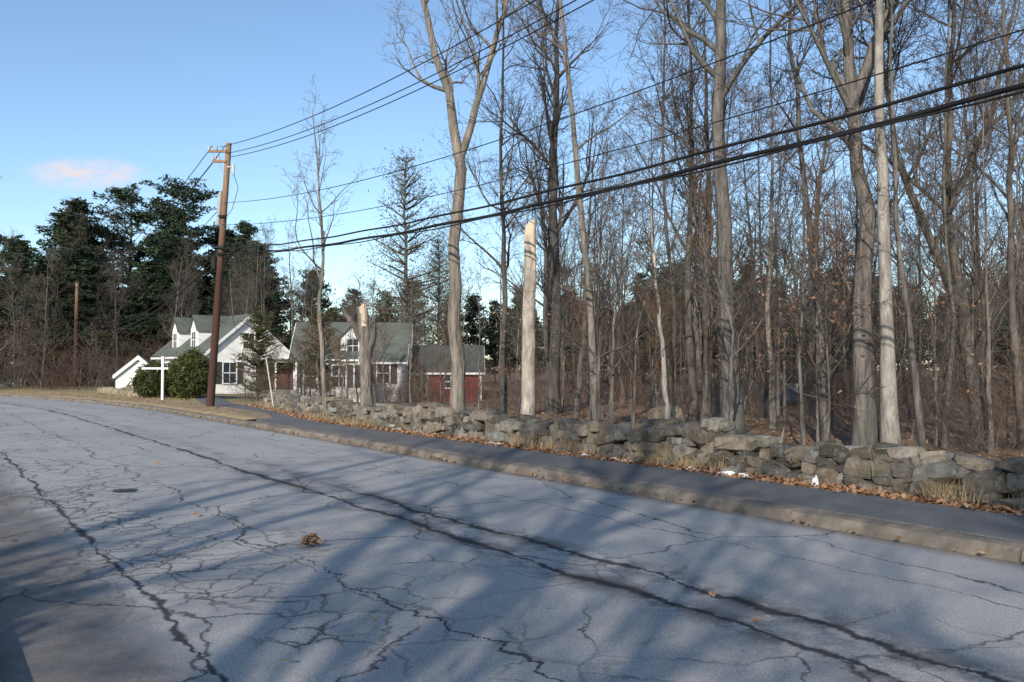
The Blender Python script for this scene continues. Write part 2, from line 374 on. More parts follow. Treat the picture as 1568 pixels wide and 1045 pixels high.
tree('bare_tree',[simple_path(3.6,19,[(3.75,3),(3.5,6),(3.6,12)],.065,.015)],2.6,14,2.8,26,mats=(BARK_DARK,TWIG))
tree('bare_tree',[simple_path(2.95,15.6,[(2.85,1.8),(2.7,3.7),(2.65,4.6)],.055,.02)],1.6,5,1.2,27,mats=(BARK_PALE,TWIG))
tree('bare_tree',[simple_path(5.35,15.2,[(5.3,1.8),(5.45,3.7),(5.4,5.6)],.04,.012)],1.6,7,1.3,28)
def snag(name,path,r0,r1,seed,arms=(),pale=BARK_PALE,topn=3):
    rg=random.Random(seed); ox,oy=path[0][:2]; oz=gz(ox,oy); n=20
    loc=[(x-ox,y-oy,z-oz,r0+(r1-r0)*i/(len(path)-1)) for i,(x,y,z) in enumerate(path)]
    loc[0]=(0,0,-.15,r0*1.35); loc.insert(1,(0,0,.2,r0*1.05))
    pts,rad=resample(loc,n,rg,.006)
    V=[];F=[];MI=[];sd=18
    for i,(p,r) in enumerate(zip(pts,rad)):
        for k in range(sd):
            a=2*math.pi*k/sd; rr=r*(1+.07*math.sin(3*a+i*.25)+rg.uniform(-.04,.04)); z=p[2]
            if i==n-1: z+=rg.uniform(-.03,.10)*(1 if k%2 else .3)+.07*math.cos(a+.6)
            V.append((p[0]+rr*math.cos(a),p[1]+rr*math.sin(a),z))
    for i in range(n-1):
        for k in range(sd):
            lim=n-topn-1+1.6*math.sin(k*.8+seed)
            F.append((i*sd+k,i*sd+(k+1)%sd,(i+1)*sd+(k+1)%sd,(i+1)*sd+k)); MI.append(1 if i>=lim else 0)
    V.append((pts[-1][0],pts[-1][1],pts[-1][2]-.06)); c=len(V)-1
    for k in range(sd): F.append(((n-1)*sd+k,(n-1)*sd+(k+1)%sd,c)); MI.append(1)
    par=mkobj(name,V,F,[pale,WOODRAW],MI); par.location=(ox,oy,oz)
    out=[]
    for a in arms:
        pp,rr=resample([(x-ox,y-oy,z-oz,r) for x,y,z,r in a],7,rg,.015); out.append((pp,rr,8,0))
        for _ in range(3): grow(out,rg,pp[4],tilt(rg,(0,0,1),.6),.9,.012,2,CFG)
    if out: tubes('broken_limbs',out,[pale,TWIG],parent=par)
    return par
snag('broken_tree_snag',[(.32,17.3,.1),(.34,17.3,2),(.37,17.3,3.4),(.40,17.3,4.65)],.15,.12,5,topn=3)
snag('broken_tree_snag',[(-3.85,22,.1),(-3.9,22,1.5),(-3.95,22,2.6),(-4.0,22,3.25)],.16,.14,6,
  arms=[[(-3.95,22,2.2,.11),(-4.2,21.95,2.8,.085),(-4.5,21.9,3.2,.055)],[(-3.9,22,1.7,.10),(-3.72,22,2.4,.09),(-3.70,22,3.0,.065)]],pale=BARK,topn=2)
# --- prototypes for the woods
def hide_proto(o): 
    me=o.data; bpy.data.objects.remove(o); return me
protos=[]
for i in range(9):
    rg=random.Random(100+i); h=rg.uniform(13,17); r=rg.choice((.075,.09,.11,.15))
    lean=rg.uniform(-1.3,1.3)
    paths=[[(0,0,0,r),(lean*.3,rg.uniform(-.2,.2),4,r*.85),(lean*.4,.1,8,r*.6),(lean,0,h,.02)]]
    if i%2: paths.append([(lean*.3,0,4.2,r*.6),(lean*.3-1,.4,7.5,r*.5),(lean*.3-1.8,.8,h*.85,.02)])
    o=tree('p',paths,3.0,12 if i%2 else 19,4.4,200+i,mats=(BARK_DARK if i%3 else BARK,TWIG),cfg=dict(rmin=.0075,kids=[7,5,3],seg=[6,4,3,2])); protos.append(hide_proto(o))
limby=[]
for i in range(3):
    o=tree('p',[[(0,0,0,.22),(.1,0,5,.18),(.3,0,9,.13),(.2,0,15,.03)],[(.1,0,4.5,.13),(-1.4,.4,8,.10),(-2.4,.8,13,.03)]],4,11,5.5,250+i,cfg=dict(rmin=.014,kids=[6,3],max=2,wob=[.2,.22,.24,.2]),ang=(.6,1.2)); limby.append(hide_proto(o))
sap=[]
for i in range(6):
    rg=random.Random(300+i); h=rg.uniform(4,8)
    o=tree('p',[[(0,0,0,.035+.004*h*.5),(rg.uniform(-.4,.4),0,h*.5,.025),(rg.uniform(-1.0,1.0),0,h,.006)]],1.0,15,2.0,320+i,mats=(BARK,TWIGR if i%2 else TWIG),cfg=dict(max=2,kids=[6,3],rmin=.005),ang=(.4,.9)); sap.append(hide_proto(o))
brush=[]
for i in range(5):
    rg=random.Random(400+i); out=[]
    for k in range(15):
        a=rg.uniform(0,6.28); rr=rg.uniform(0,.9)
        grow(out,rg,(rr*math.cos(a),rr*math.sin(a),-.05),nrm((math.cos(a)*rg.uniform(0,.6),math.sin(a)*rg.uniform(0,.6),1)),rg.uniform(.7,2.4),.009,1,dict(CFG,up=[0,-.02,0,0],kids=[0,4,2],rmin=.0038))
    brush.append(hide_proto(tubes('p',out,[TWIG,TWIGR if i%2 else TWIG])))
def tri_cloud(centers,k,spread,size,rs,flat=.6,w=.3):
    C=np.repeat(np.asarray(centers),k,0); n=len(C)
    C=C+rs.normal(0,1,(n,3))*np.array([spread,spread,spread*flat])
    d=rs.normal(0,1,(n,3)); d[:,2]*=.7; d/=np.linalg.norm(d,axis=1,keepdims=True)
    e=rs.normal(0,1,(n,3)); e=np.cross(d,e); e/=np.linalg.norm(e,axis=1,keepdims=True)
    L=size*rs.uniform(.5,1.3,(n,1))
    V=np.stack([C-d*L*.5+e*L*w*.5,C-d*L*.5-e*L*w*.5,C+d*L*.6],1).reshape(-1,3)
    return V,np.arange(3*n).reshape(-1,3)
def pine_mesh(seed,h=18,width=3.6,crown=.18,dens=1.0,k=22,mat=NEEDLE,size=.36,shape=.8,spread=.27,w=.3,flat=.38,step=(.35,.75)):
    rg=random.Random(seed); rs=np.random.RandomState(seed); out=[]; C=[]
    out.append(([(rg.gauss(0,.05),rg.gauss(0,.05),h*i/12) for i in range(13)],[.22*(1-i/12.5)*h/18+.02 for i in range(13)],8,0))
    z=h*crown
    while z<h*.985:
        f=(z-h*crown)/(h*(1-crown)); Lm=width*(min(1,.45+f*2.2))*(1-f)**shape+.25
        for b_ in range(rg.randint(3,6)):
            if rg.random()>dens: continue
            a=rg.uniform(0,6.28); L=Lm*rg.uniform(.4,1.3); d=nrm((math.cos(a),math.sin(a),.08+.5*f)); q=(0,0,z)
            pts=[q]; n=5
            for i in range(n):
                d=nrm((d[0]+rg.gauss(0,.08),d[1]+rg.gauss(0,.08),d[2]+rg.gauss(0,.05)+.04)); q=tuple(q[c]+d[c]*L/n for c in range(3)); pts.append(q)
            out.append((pts,[.05*(1-i/6)+.008 for i in range(6)],3,0))
            m=max(2,int(L*2.4))
            for j in range(m):
                g=.25+.8*(j+rg.random())/m; i=min(4,int(g*5)); w_=g*5-i
                c=[pts[i][c_]+(pts[i+1][c_]-pts[i][c_])*w_ for c_ in range(3)]
                sp=.10*L; C.append((c[0]+rg.gauss(0,sp),c[1]+rg.gauss(0,sp),c[2]+rg.gauss(0,.05)+.06))
        z+=rg.uniform(*step)*h/18
    o=tubes('p',out,[PINEBARK,mat]); V0=np.array([v.co[:] for v in o.data.vertices]); F0=[list(p.vertices) for p in o.data.polygons]; bpy.data.objects.remove(o)
    V1,F1=tri_cloud(C,k,spread,size,rs,w=w,flat=flat); F1=F1+len(V0)
    o=mkobj('p',np.concatenate([V0,V1]),F0+F1.tolist(),[PINEBARK,mat],[0]*len(F0)+[1]*len(F1)); return hide_proto(o)
pines=[pine_mesh(1,18,5.2,.05,1.0,k=30,shape=.75,size=.42,w=.36,step=(.26,.5)),pine_mesh(2,19,5.0,.25,.72,shape=.55,k=26,size=.42),pine_mesh(3,17,5.0,.04,1.0,shape=.8,k=30,size=.42,w=.36,step=(.26,.5)),pine_mesh(4,18,4.6,.34,.75,shape=.4,k=26,size=.42)]
farp=[pine_mesh(11,16,4.6,.12,.9,k=9,size=.7,shape=.7,spread=.4,w=.36,flat=.5),pine_mesh(12,17,4.2,.2,.8,k=9,size=.7,shape=.55,spread=.4,w=.36,flat=.5)]
larch=pine_mesh(9,12,2.7,.10,.9,k=26,mat=NEEDLE3,size=.18,shape=.6,spread=.34,w=.26,flat=.8)
smallpine=pine_mesh(7,5,1.5,.12,.8,k=16,size=.18,shape=.6,mat=NEEDLE2,spread=.12,w=.3)
def inst(name,me,x,y,sc,rz,parent=None,zoff=0,sz=None):
    o=bpy.data.objects.new(name,me); o.location=(x,y,gz(x,y)-.05+zoff); o.rotation_euler=(0,0,rz); o.scale=(sc,sc,sz or sc); COL.objects.link(o)
    if parent: o.parent=parent
    return o
for x,y,p,h,wd in ((-38.8,73,0,16.4/18,1.35),(-36.2,78,1,19.2/19,1.15),(-31.2,78,3,18.9/18,1.2),(-44.5,74,2,13.2/17,1.2),(-26,80,0,15.6/18,1.1),(-22.8,74,2,13.1/17,1.2),(-47.5,78,1,.76,1.2),(-41.2,77,2,.92,1.4),(-34.0,82,0,.88,1.4),(-28.6,82,2,.92,1.35),(-36.8,71,2,.70,1.4),(-33,75,2,.68,1.5),(-40.5,70,0,.56,1.4),(-30.3,75,0,.62,1.4),(-43.5,68,2,.46,1.4),(-46.5,72,0,.6,1.3),(-25.4,76,2,.62,1.4)):
    inst('pine_tree',pines[p],x,y,h*wd,x*7.7,sz=h)
inst('larch_tree',larch,-7.75,60,1.38,.4,sz=1.46); inst('larch_tree',larch,-5.9,66,1.0,2.4)
inst('small_pine_tree',smallpine,-12.3,40,.88,.4); inst('small_pine_tree',smallpine,-9.6,41.5,.9,1.9)
inst('pine_tree',farp[1],22.5,78,.68,1.1); inst('pine_tree',farp[0],18.5,76,.74,4)
inst('bare_tree',protos[3],-34.8,54,.78,.9); inst('bare_tree',protos[5],-19.8,66,.75,2.0)
rg=random.Random(77); woods=empty('background_woods')
cnt=0; placed=[]
def ok(x,y,dmin):
    for a,b_ in placed:
        if (a-x)**2+(b_-y)**2<dmin*dmin: return False
    return True
tries=0
while cnt<114 and tries<6000:
    tries+=1
    y=20+ (rg.random()**.8)*62; k=rg.uniform(-.10,.76)
    if y>66: k=rg.uniform(-.66,.72)
    x=k*y; s_,t_=inv(x,y)
    if t_<13: continue
    if k<.02 and y<62 : 
        if rg.random()<.85 or y<27: continue
    if -.125<k<-.03 and y<56: continue
    if not ok(x,y,2.2): continue
    placed.append((x,y)); cnt+=1
    inst('woods_tree',rg.choice(protos),x,y,rg.uniform(.5,1.05)*(1 if y>24 else .9),rg.uniform(0,6.28),woods)
for i in range(100):
    y=rg.uniform(14,48); k=rg.uniform(-.02,.75); x=k*y; s_,t_=inv(x,y)
    if t_<10.8: continue
    inst('sapling',rg.choice(sap),x,y,rg.uniform(.6,1.15),rg.uniform(0,6.28),woods)
for x,y,sc in ((-2.8,27,.55),(-4.6,30,.6),(-7.2,31,.6),(-9.6,37,.7),(-6.2,38,.75),(-3.1,36,.8),(-12.8,43,.6),(-11,45,.8),(-8.2,44,.8),(-1.2,30,.7),(-14.2,44,.6),(-5,46,.8),(-7.5,36,.7),(-8.8,40,.8),(-5.2,42,.8),(-3.6,43,.9),(-10.3,41,.7),(-2.1,33,.8),(-6.8,34,.8),(-4.2,34,.7),(-8.0,47,1.0),(-12.0,47,1.0),(-10,35,.6),(-5.9,28,.6)):
    inst('sapling',rg.choice(sap),x,y,sc,rg.uniform(0,6.28),woods)
for i in range(50):
    y=rg.uniform(84,120); k=rg.uniform(-.7,-.1)
    inst('woods_pine',rg.choice(farp),k*y,y,rg.uniform(.5,.75),rg.uniform(0,6.28),woods)
for i in range(85):
    y=rg.uniform(74,112); k=rg.uniform(-.08,.78)
    inst('woods_pine',rg.choice(farp),k*y,y,(.0052+rg.random()*.0035)*y*(1 if k>.15 else .8),rg.uniform(0,6.28),woods)
for i in range(24):
    y=rg.uniform(62,80); k=rg.uniform(-.66,-.1)
    inst('woods_tree',rg.choice(protos),k*y,y,rg.uniform(.5,.8),rg.uniform(0,6.28),woods)
ub=empty('underbrush')
for i in range(430):
    s_=rg.uniform(0,60); t_=10.5+walk_off(min(s_,34))+rg.random()**.9*36; x,y=road(s_,t_)
    if y<7 or x/y>.8 or (x/y<-.33 and y<60) : continue
    if -.135<x/y<-.02 and y<56 and rg.random()<.4: continue
    if -.30<x/y<-.02 and y>46 and y<62: continue
    near=t_-walk_off(min(s_,34))<13
    inst('brush',rg.choice(brush),x,y,rg.uniform(.3,.6) if near or x<-2 else rg.uniform(.6,1.3),rg.uniform(0,6.28),ub)
for i in range(60):
    y=rg.uniform(58,72); x=-rg.uniform(.40,.66)*y
    inst('brush',rg.choice(brush),x,y,rg.uniform(1.1,2.2),rg.uniform(0,6.28),ub)
for i in range(60):
    y=rg.uniform(35,45); x=-rg.uniform(.04,.33)*y
    inst('brush',rg.choice(brush),x,y,rg.uniform(.5,1.1),rg.uniform(0,6.28),ub)
def beech(x,y,h,seed):
    rg2=random.Random(seed); out=[]; grow(out,rg2,(0,0,0),(0,0,1),h,.03,0,dict(CFG,kids=[12,6,3],ang=(.7,1.2)))
    o=tubes('beech_sapling',out,[BARK,TWIG]); o.location=(x,y,gz(x,y))
    C=[p[0][-1] for p in out if len(p[0])<=5 and rg2.random()<.3]
    V,F=tri_cloud(C,2,.07,.075,np.random.RandomState(seed),w=.6); mkobj('leaves',V,F,LEAFB,parent=o)
beech(5.55,14.6,3.0,1); beech(6.9,15.8,3.4,2); beech(4.9,17.5,2.8,3)
beech(-33,58,4.5,5); beech(-30,60,4,6); beech(-35.5,60,4.5,8); beech(.2,20.5,2.6,9)
def shrub(x,y,rx,h,seed,mat=NEEDLE2,n=700):
    rs=np.random.RandomState(seed); d=rs.normal(0,1,(n,3)); d/=np.linalg.norm(d,axis=1,keepdims=True)
    rr=rs.uniform(.55,1.0,(n,1))**.6; lump=1+.14*np.sin(d[:,:1]*5+seed)*np.cos(d[:,2:]*4+d[:,1:2]*3)
    C=d*rr*lump*np.array([rx,rx,h*.5])+np.array([0,0,h*.5]); C[:,:2]*=np.where(C[:,2:]<h*.5,1.0,1-.25*((C[:,2:]-h*.5)/(h*.5))**2)
    V,F=tri_cloud(C,14,.08,.16,rs,1.2,.4); o=mkobj('evergreen_shrub',V,F,mat); o.location=(x,y,gz(x,y)); 
    out=[]; rg2=random.Random(seed)
    for i in range(7): grow(out,rg2,(rg2.gauss(0,.1),rg2.gauss(0,.1),0),tilt(rg2,(0,0,1),.4),h*.7,.03,1,CFG)
    tubes('stems',out,[PINEBARK,PINEBARK],parent=o)
shrub(-18.2,42,.95,1.75,3); shrub(-16.0,41.3,1.05,2.45,5,n=900); shrub(-17.0,42.4,.8,1.9,8)

# ------------------------------------------------------------------ stone wall
rg=random.Random(9); allV=[];allF=[];tone=[]
def stone(cx,cy,cz,L,D,H,ang,tl=.12):
    bm=bmesh.new()
    sk=rg.uniform(-.3,.3)
    for a in (-1,1):
        for b_ in (-1,1):
            for c_ in (-1,1):
                for _ in range(2):
                    q=(a*rg.uniform(.5,1.0),b_*rg.uniform(.55,1.0),c_*rg.uniform(.55,1.0)); bm.verts.new(((q[0]+sk*q[2]*.5)*L*.5,q[1]*D*.5,(q[2]+sk*q[0]*.4)*H*.5))
    for q in ((1,0,0),(-1,0,0),(0,-1,0),(0,0,1),(0,0,-1)):
        bm.verts.new(((q[0]*1.02+rg.gauss(0,.12))*L*.5,(q[1]*1.02+rg.gauss(0,.12))*D*.5,(q[2]*1.02+rg.gauss(0,.12))*H*.5))
    bmesh.ops.convex_hull(bm,input=bm.verts[:]); 
    for v in [v for v in bm.verts if not v.link_faces]: bm.verts.remove(v)
    bmesh.ops.bevel(bm,geom=bm.edges[:],offset=min(L,H)*.06,segments=2,affect='EDGES')
    M=Matrix.Translation((cx,cy,cz))@Matrix.Rotation(ang,4,'Z')@Matrix.Rotation(rg.gauss(0,tl),4,'Y')@Matrix.Rotation(rg.gauss(0,.1),4,'X')
    bm.verts.index_update(); b0=len(allV)
    for v in bm.verts: allV.append(tuple(M@v.co))
    tn=rg.choice((.6,.8,1.0,1.15,1.4,1.8)); w=rg.uniform(-.05,.15)
    for f in bm.faces: allF.append([b0+v.index for v in f.verts]); tone.append((tn*(1+w),tn,tn*(1-w),1))
    bm.free()
ds=.08; NB=int(39/ds); prof_h=[[0.0]*NB for _ in range(2)]
for course in range(6):
    for row in (0,1):
        s=-6+rg.random()*.3
        while s<32:
            L=rg.choice((rg.uniform(.14,.24),rg.uniform(.22,.38),rg.uniform(.34,.62))); H=min(L*.85,rg.uniform(.09,.22)*(1.15 if course==0 else 1))
            i0=int((s+6)/ds); i1=max(i0+1,int((s+L+6)/ds)); seg=prof_h[row][i0:i1] or [0]
            base=sorted(seg)[len(seg)//2]
            top=.50+.05*math.sin(s*.9)+.04*math.sin(s*2.3+1)-(.06 if s<7 else 0)+rg.uniform(-.05,.05)
            if base+H*.45<top:
                x,y=road(s+L/2,9.52+.24*row+walk_off(s)+rg.gauss(0,.03)+course*.012*(1-2*row))
                stone(x,y,gz(x,y)+base+H*.5-.015,L*1.1,.36*rg.uniform(.8,1.2),H*1.22,A0+math.pi/2+rg.gauss(0,.15),.13)
                for i in range(i0,min(i1,NB)): prof_h[row][i]=base+H*.93
            s+=L*.98
for i in range(22):   # loose capping stones resting on whatever lies beneath them
    s_=rg.uniform(2,31); k=rg.uniform(.22,.36); i0=int((s_-k*.6+6)/ds); i1=int((s_+k*.6+6)/ds)
    base=sum(prof_h[0][i0:i1]+prof_h[1][i0:i1])/(2*max(1,i1-i0)); x,y=road(s_,9.64+walk_off(s_)); stone(x,y,gz(x,y)+base+k*.14,k*1.4,k,k*.5,A0+math.pi/2+rg.gauss(0,.3),.1)
for i in range(50):
    s_=rg.uniform(0,31); x,y=road(s_,9.24+walk_off(s_)+rg.gauss(0,.05)); k=rg.uniform(.06,.2)
    stone(x,y,gz(x,y)+.03,k*1.3,k,k*.8,rg.uniform(0,3))
w=mkobj('stone_wall',allV,allF,STONE)
def settone(w,tone):
    ca=w.data.color_attributes.new('tone','FLOAT_COLOR','CORNER'); arr=[]
    for p,c in zip(w.data.polygons,tone): arr+=list(c)*p.loop_total
    ca.data.foreach_set('color',arr)
settone(w,tone)
def rock(name,x,y,L,D,H,ang,z=0):
    global allV,allF,tone
    allV,allF,tone=[],[],[]; stone(0,0,H*.35,L,D,H,ang); o=mkobj(name,allV,allF,STONE); o.location=(x,y,gz(x,y)+z)
    settone(o,[(1.7,1.5,1.2,1)]*len(allF))
rock('boulder',3.25,17.6,.75,.55,.75,.4); rock('boulder',11.5,47,2.0,1.4,1.2,.2); 
for i in range(7): rock('boulder',*road(44+i*1.1,10.6+.15*i),.9,.6,.5,.3*i)

# ------------------------------------------------------------------ leaves, grass, snow
rs=np.random.RandomState(3); P=[]
def add(n,f):
    for _ in range(n):
        s_,t_,dz=f(); x,y=road(s_,t_); P.append((x,y,max(gz(x,y),dz if dz is not None else -9)+.012))
rr=random.Random(5)
def fs():
    s_=rr.uniform(.5,33); return s_,8.84+walk_off(s_)+abs(rr.gauss(0,.30)),None
add(18000,fs)
add(380,lambda:(rr.uniform(-1,40),7.33+rr.gauss(0,.05),.02))
add(220,lambda:(rr.uniform(2,34),8.9-abs(rr.gauss(0,.2)),.165))
add(30,lambda:(rr.uniform(2,26),rr.uniform(.7,7.2),.055))
def clump(): 
    x,y=-1.78+rr.gauss(0,.045),7.25+rr.gauss(0,.055); s_,t_=inv(x,y); return s_,t_,.055+abs(rr.gauss(0,.02))
add(60,clump)
add(13000,lambda:(rr.uniform(0,30),10+rr.random()**1.6*9,None))
P=np.array(P); n=len(P); a=rs.uniform(0,6.28,n); L=rs.uniform(.018,.05,n); tl=rs.normal(0,.35,(n,2))
u=np.stack([np.cos(a),np.sin(a),tl[:,0]],1)*L[:,None]; v=np.stack([-np.sin(a),np.cos(a),tl[:,1]],1)*(L*.6)[:,None]
P[:,2]+=np.abs(tl).sum(1)*L*.8
Vq=np.stack([P-u,P+v,P+u,P-v],1).reshape(-1,3)
mkobj('fallen_leaves',Vq,np.arange(4*n).reshape(-1,4),LEAF)
B=[]
for i in range(1300):
    s_=rr.uniform(1,33); t_=rr.choice((9.2,9.28,10.0,10.15))+walk_off(s_)+rr.gauss(0,.1); x,y=road(s_,t_)
    if math.sin(s_*1.7)+math.sin(s_*.63+1)<.1: continue
    for k in range(9): B.append((x+rr.gauss(0,.05),y+rr.gauss(0,.05),gz(x,y),rr.uniform(.08,.34)))
for i in range(3000):
    s_=rr.uniform(27,60); t_=rr.uniform(7.7,11.5); x,y=road(s_,t_)
    if 7.66<t_-walk_off(s_)<8.95: continue
    for k in range(3): B.append((x+rr.gauss(0,.05),y+rr.gauss(0,.05),.12,rr.uniform(.04,.11)))
B=np.array(B); n=len(B); a=rs.uniform(0,6.28,n); d=np.stack([np.cos(a),np.sin(a)],1)
lean=rs.normal(0,.35,(n,2))*B[:,3:4]; V0=B[:,:3].copy(); V1=B[:,:3].copy(); V2=B[:,:3].copy()
V0[:,:2]+=d*.006; V1[:,:2]-=d*.006; V2[:,:2]+=lean; V2[:,2]+=B[:,3]
mkobj('dry_grass_tufts',np.stack([V0,V1,V2],1).reshape(-1,3),np.arange(3*n).reshape(-1,3),GRASSM)
def snow(x,y,rx,ry,h,seed):
    bm=bmesh.new(); bmesh.ops.create_icosphere(bm,subdivisions=4,radius=1); r2=random.Random(seed); p=r2.uniform(0,6)
    for v in bm.verts:
        a=math.atan2(v.co.y,v.co.x); k=1+.3*math.sin(2*a+p)+.22*math.sin(5*a+p*2)+.12*math.sin(9*a+p)+r2.uniform(-.03,.03)
        v.co=Vector((v.co.x*rx*k,v.co.y*ry*k,v.co.z*h*(1+.35*math.sin(v.co.x*5+p)+r2.uniform(-.06,.06))))
    me=bpy.data.meshes.new('snow_patch'); bm.to_mesh(me); bm.free(); me.materials.append(SNOW); o=bpy.data.objects.new('snow_patch',me); COL.objects.link(o)
    o.location=(x,y,gz(x,y)+.02); o.rotation_euler=(0,0,A0+math.pi/2)
for i,(s_,t_,rx,ry,h) in enumerate(((7.4,9.05,.30,.10,.045),(8.2,9.04,.12,.06,.035),(9.7,9.02,.30,.035,.03),(10.5,9.02,.2,.03,.03),(13.2,9.02,.34,.04,.03),(6.2,9.08,.045,.04,.11))):
    x,y=road(s_,t_); snow(x,y,rx,ry,h,i)
for i,(x,y) in enumerate(((4.3,17.8),(2.2,21))): snow(x,y,.45,.22,.05,20+i)
def disc(name,s_,t_,r,mat):
    V=[];n=24
    for k in range(n):
        a=2*math.pi*k/n; x,y=road(s_+r*math.cos(a),t_+r*math.sin(a)); V.append((x,y,.048))
    for k in range(n):
        a=2*math.pi*k/n; x,y=road(s_+r*.8*math.cos(a),t_+r*.8*math.sin(a)); V.append((x,y,.050))
    mkobj(name,V,[(k,(k+1)%n,n+(k+1)%n,n+k) for k in range(n)]+[list(range(n,2*n))],mat)
disc('manhole_cover',11.5,2.15,.15,SHUT)

# ------------------------------------------------------------------ buildings
def gable_mesh(name,L,W,e,rg_,mat,par,z0=-.9,over=.25,th=.12,roofm=ROOFG,trim=True):
    V=[];x0,x1=-L/2,L/2;y0,y1=-W/2,W/2
    for x in (x0,x1): V+=[(x,y0,z0),(x,y1,z0),(x,y1,e),(x,0,rg_),(x,y0,e)]
    F=[(0,4,3,2,1),(5,6,7,8,9),(0,5,9,4),(1,2,7,6),(0,1,6,5)]
    mkobj('walls',V,F,mat,parent=par)
    sl=math.atan2(rg_-e,W/2); 
    for sg in (1,-1):
        ex=W/2+over; ez=rg_-(rg_-e)/(W/2)*ex
        up=th/math.cos(sl)
        a=[(x,0,rg_+.01) for x in (x0-over,x1+over)]+[(x,sg*ex,ez+.01) for x in (x1+over,x0-over)]
        b_=[(p[0],p[1],p[2]+up) for p in a]
        F=[(0,1,2,3),(4,7,6,5),(0,4,5,1),(1,5,6,2),(2,6,7,3),(3,7,4,0)]
        if sg<0: F=[f[::-1] for f in F]
        mkobj('roof_slope',a+b_,F,roofm,parent=par)
        if trim:
            for xx in (x0-over-.02,x1+over+.02):
                mkobj('rake_board',[(xx-.02,0,rg_-.12),(xx-.02,sg*ex,ez-.12),(xx-.02,sg*ex,ez+up*.7),(xx-.02,0,rg_+up*.7),(xx+.015,0,rg_-.12),(xx+.015,sg*ex,ez-.12),(xx+.015,sg*ex,ez+up*.7),(xx+.015,0,rg_+up*.7)],
                  [(0,1,2,3),(4,7,6,5),(0,4,5,1),(2,6,7,3),(1,5,6,2)],WHITE,parent=par)
            box('eave_board',(0,sg*(ex+.02),ez+.02),(x1-x0+2*over,.035,.12),WHITE,par)
def window(par,face,c,z,w,h,half,shut=None,door=None):
    g=empty('window' if not door else 'door'); g.parent=par
    ax=face[0]; sg=1 if face[1]=='+' else -1
    def bx(nm,cc,zz,ww,hh,dep,out,mat):
        p=half*sg+sg*(out+dep/2)
        if ax=='y': box(nm,(cc,p,zz),(ww,dep,hh),mat,g)
        else: box(nm,(p,cc,zz),(dep,ww,hh),mat,g)
    bx('pane',c,z,w,h,.03,.004,door or GLASSM)
    f=.07
    bx('frame_top',c,z+h/2+f/2,w+2*f,f,.07,.005,WHITE); bx('frame_bottom',c,z-h/2-f/2,w+2*f,f,.08,.005,WHITE)
    bx('frame_side',c-w/2-f/2,z,f,h,.06,.005,WHITE); bx('frame_side',c+w/2+f/2,z,f,h,.06,.005,WHITE)
    if not door:
        bx('meeting_rail',c,z,w,.05,.02,.036,WHITE); bx('muntin',c,z+h/4+.01,.03,h/2-.07,.02,.036,WHITE); bx('muntin',c,z-h/4-.01,.03,h/2-.07,.02,.036,WHITE)
    if shut:
        for q in (-1,1): bx('shutter',c+q*(w/2+f+.2),z,.36,h+.1,.04,.005,shut)
def dormer(par,x,yface,W,e,rdg,zb,back,sg):
    g=empty('dormer'); g.parent=par; y1=yface; y0=back
    V=[]
    for y in (y1,y0): V+=[(x-W/2,y,zb),(x+W/2,y,zb),(x+W/2,y,e),(x,y,rdg),(x-W/2,y,e)]
    mkobj('walls',V,[(0,1,2,3,4),(5,9,8,7,6),(0,4,9,5),(1,6,7,2)],SIDW,parent=g)
    for q in (1,-1):
        ex=W/2+.12; ez=rdg-(rdg-e)/(W/2)*ex; yo=y1+sg*.15
        a=[(x,yo,rdg+.01),(x,y0,rdg+.01),(x+q*ex,y0,ez+.01),(x+q*ex,yo,ez+.01)]; b_=[(p[0],p[1],p[2]+.09) for p in a]
        mkobj('roof_slope',a+b_,[(0,1,2,3),(4,7,6,5),(0,4,5,1),(1,5,6,2),(2,6,7,3),(3,7,4,0)],ROOFG,parent=g)
    window(g,'y+' if sg>0 else 'y-',x,(zb+e)/2+.12,W*.45,(e-zb)*.62,abs(yface))
H=empty('white_house',(-19.5,55.3,0),R(130.5))
main=empty('main_block'); main.parent=H
L,W,e,rd=9.0,5.6,2.5,4.9
gable_mesh('m',L,W,e,rd,SIDW,main,-.6)
for x in (-1.6,1.9): dormer(main,x,W/2-.45,1.35,4.1,4.95,2.55,.3,1)
for c in (-1.2,1.2): window(main,'x-',c,1.35,.8,1.25,L/2,SHUT)
window(main,'x-',0,3.35,.7,.95,L/2)
for c in (-3,-1.2,2.4): window(main,'y+',c,1.35,.8,1.2,W/2,SHUT)
window(main,'y+',.6,1.0,.95,2.05,W/2,door=GREEN)
box('corner_board',(-L/2-.012,W/2+.012,.95),(.16,.16,2.95),WHITE,main); box('corner_board',(-L/2-.012,-W/2-.012,.95),(.16,.16,2.95),WHITE,main)
def toH(x,y,rz):
    c,s_=math.cos(-R(130.5)),math.sin(-R(130.5)); dx,dy=x+19.5,y-55.3
    return (dx*c-dy*s_,dx*s_+dy*c,0),rz-R(130.5)
wing=empty('side_wing'); wing.parent=H
wing.location,rz=toH(-10.2,53.4,R(6)); wing.rotation_euler=(0,0,rz)
gable_mesh('w',6.9,5.4,2.3,4.45,SIDW,wing,-1.1)
for c in (-2.4,-.7,1.1): window(wing,'y-',c,1.15,.8,1.3,2.7,SHUT)
dormer(wing,.1,-2.35,1.5,3.55,4.3,2.25,-.3,-1)
ell=empty('front_ell'); ell.parent=H; ell.location,rz=toH(-7.6,49.4,R(4)); ell.rotation_euler=(0,0,rz)
gable_mesh('e',2.3,2.4,2.1,3.0,SIDW,ell,-1.1)
window(ell,'y-',0,1.35,.7,1.15,1.2,SHUT)
porch=empty('porch'); porch.parent=H; porch.location,rz=toH(-13.6,50.2,R(6)); porch.rotation_euler=(0,0,rz)
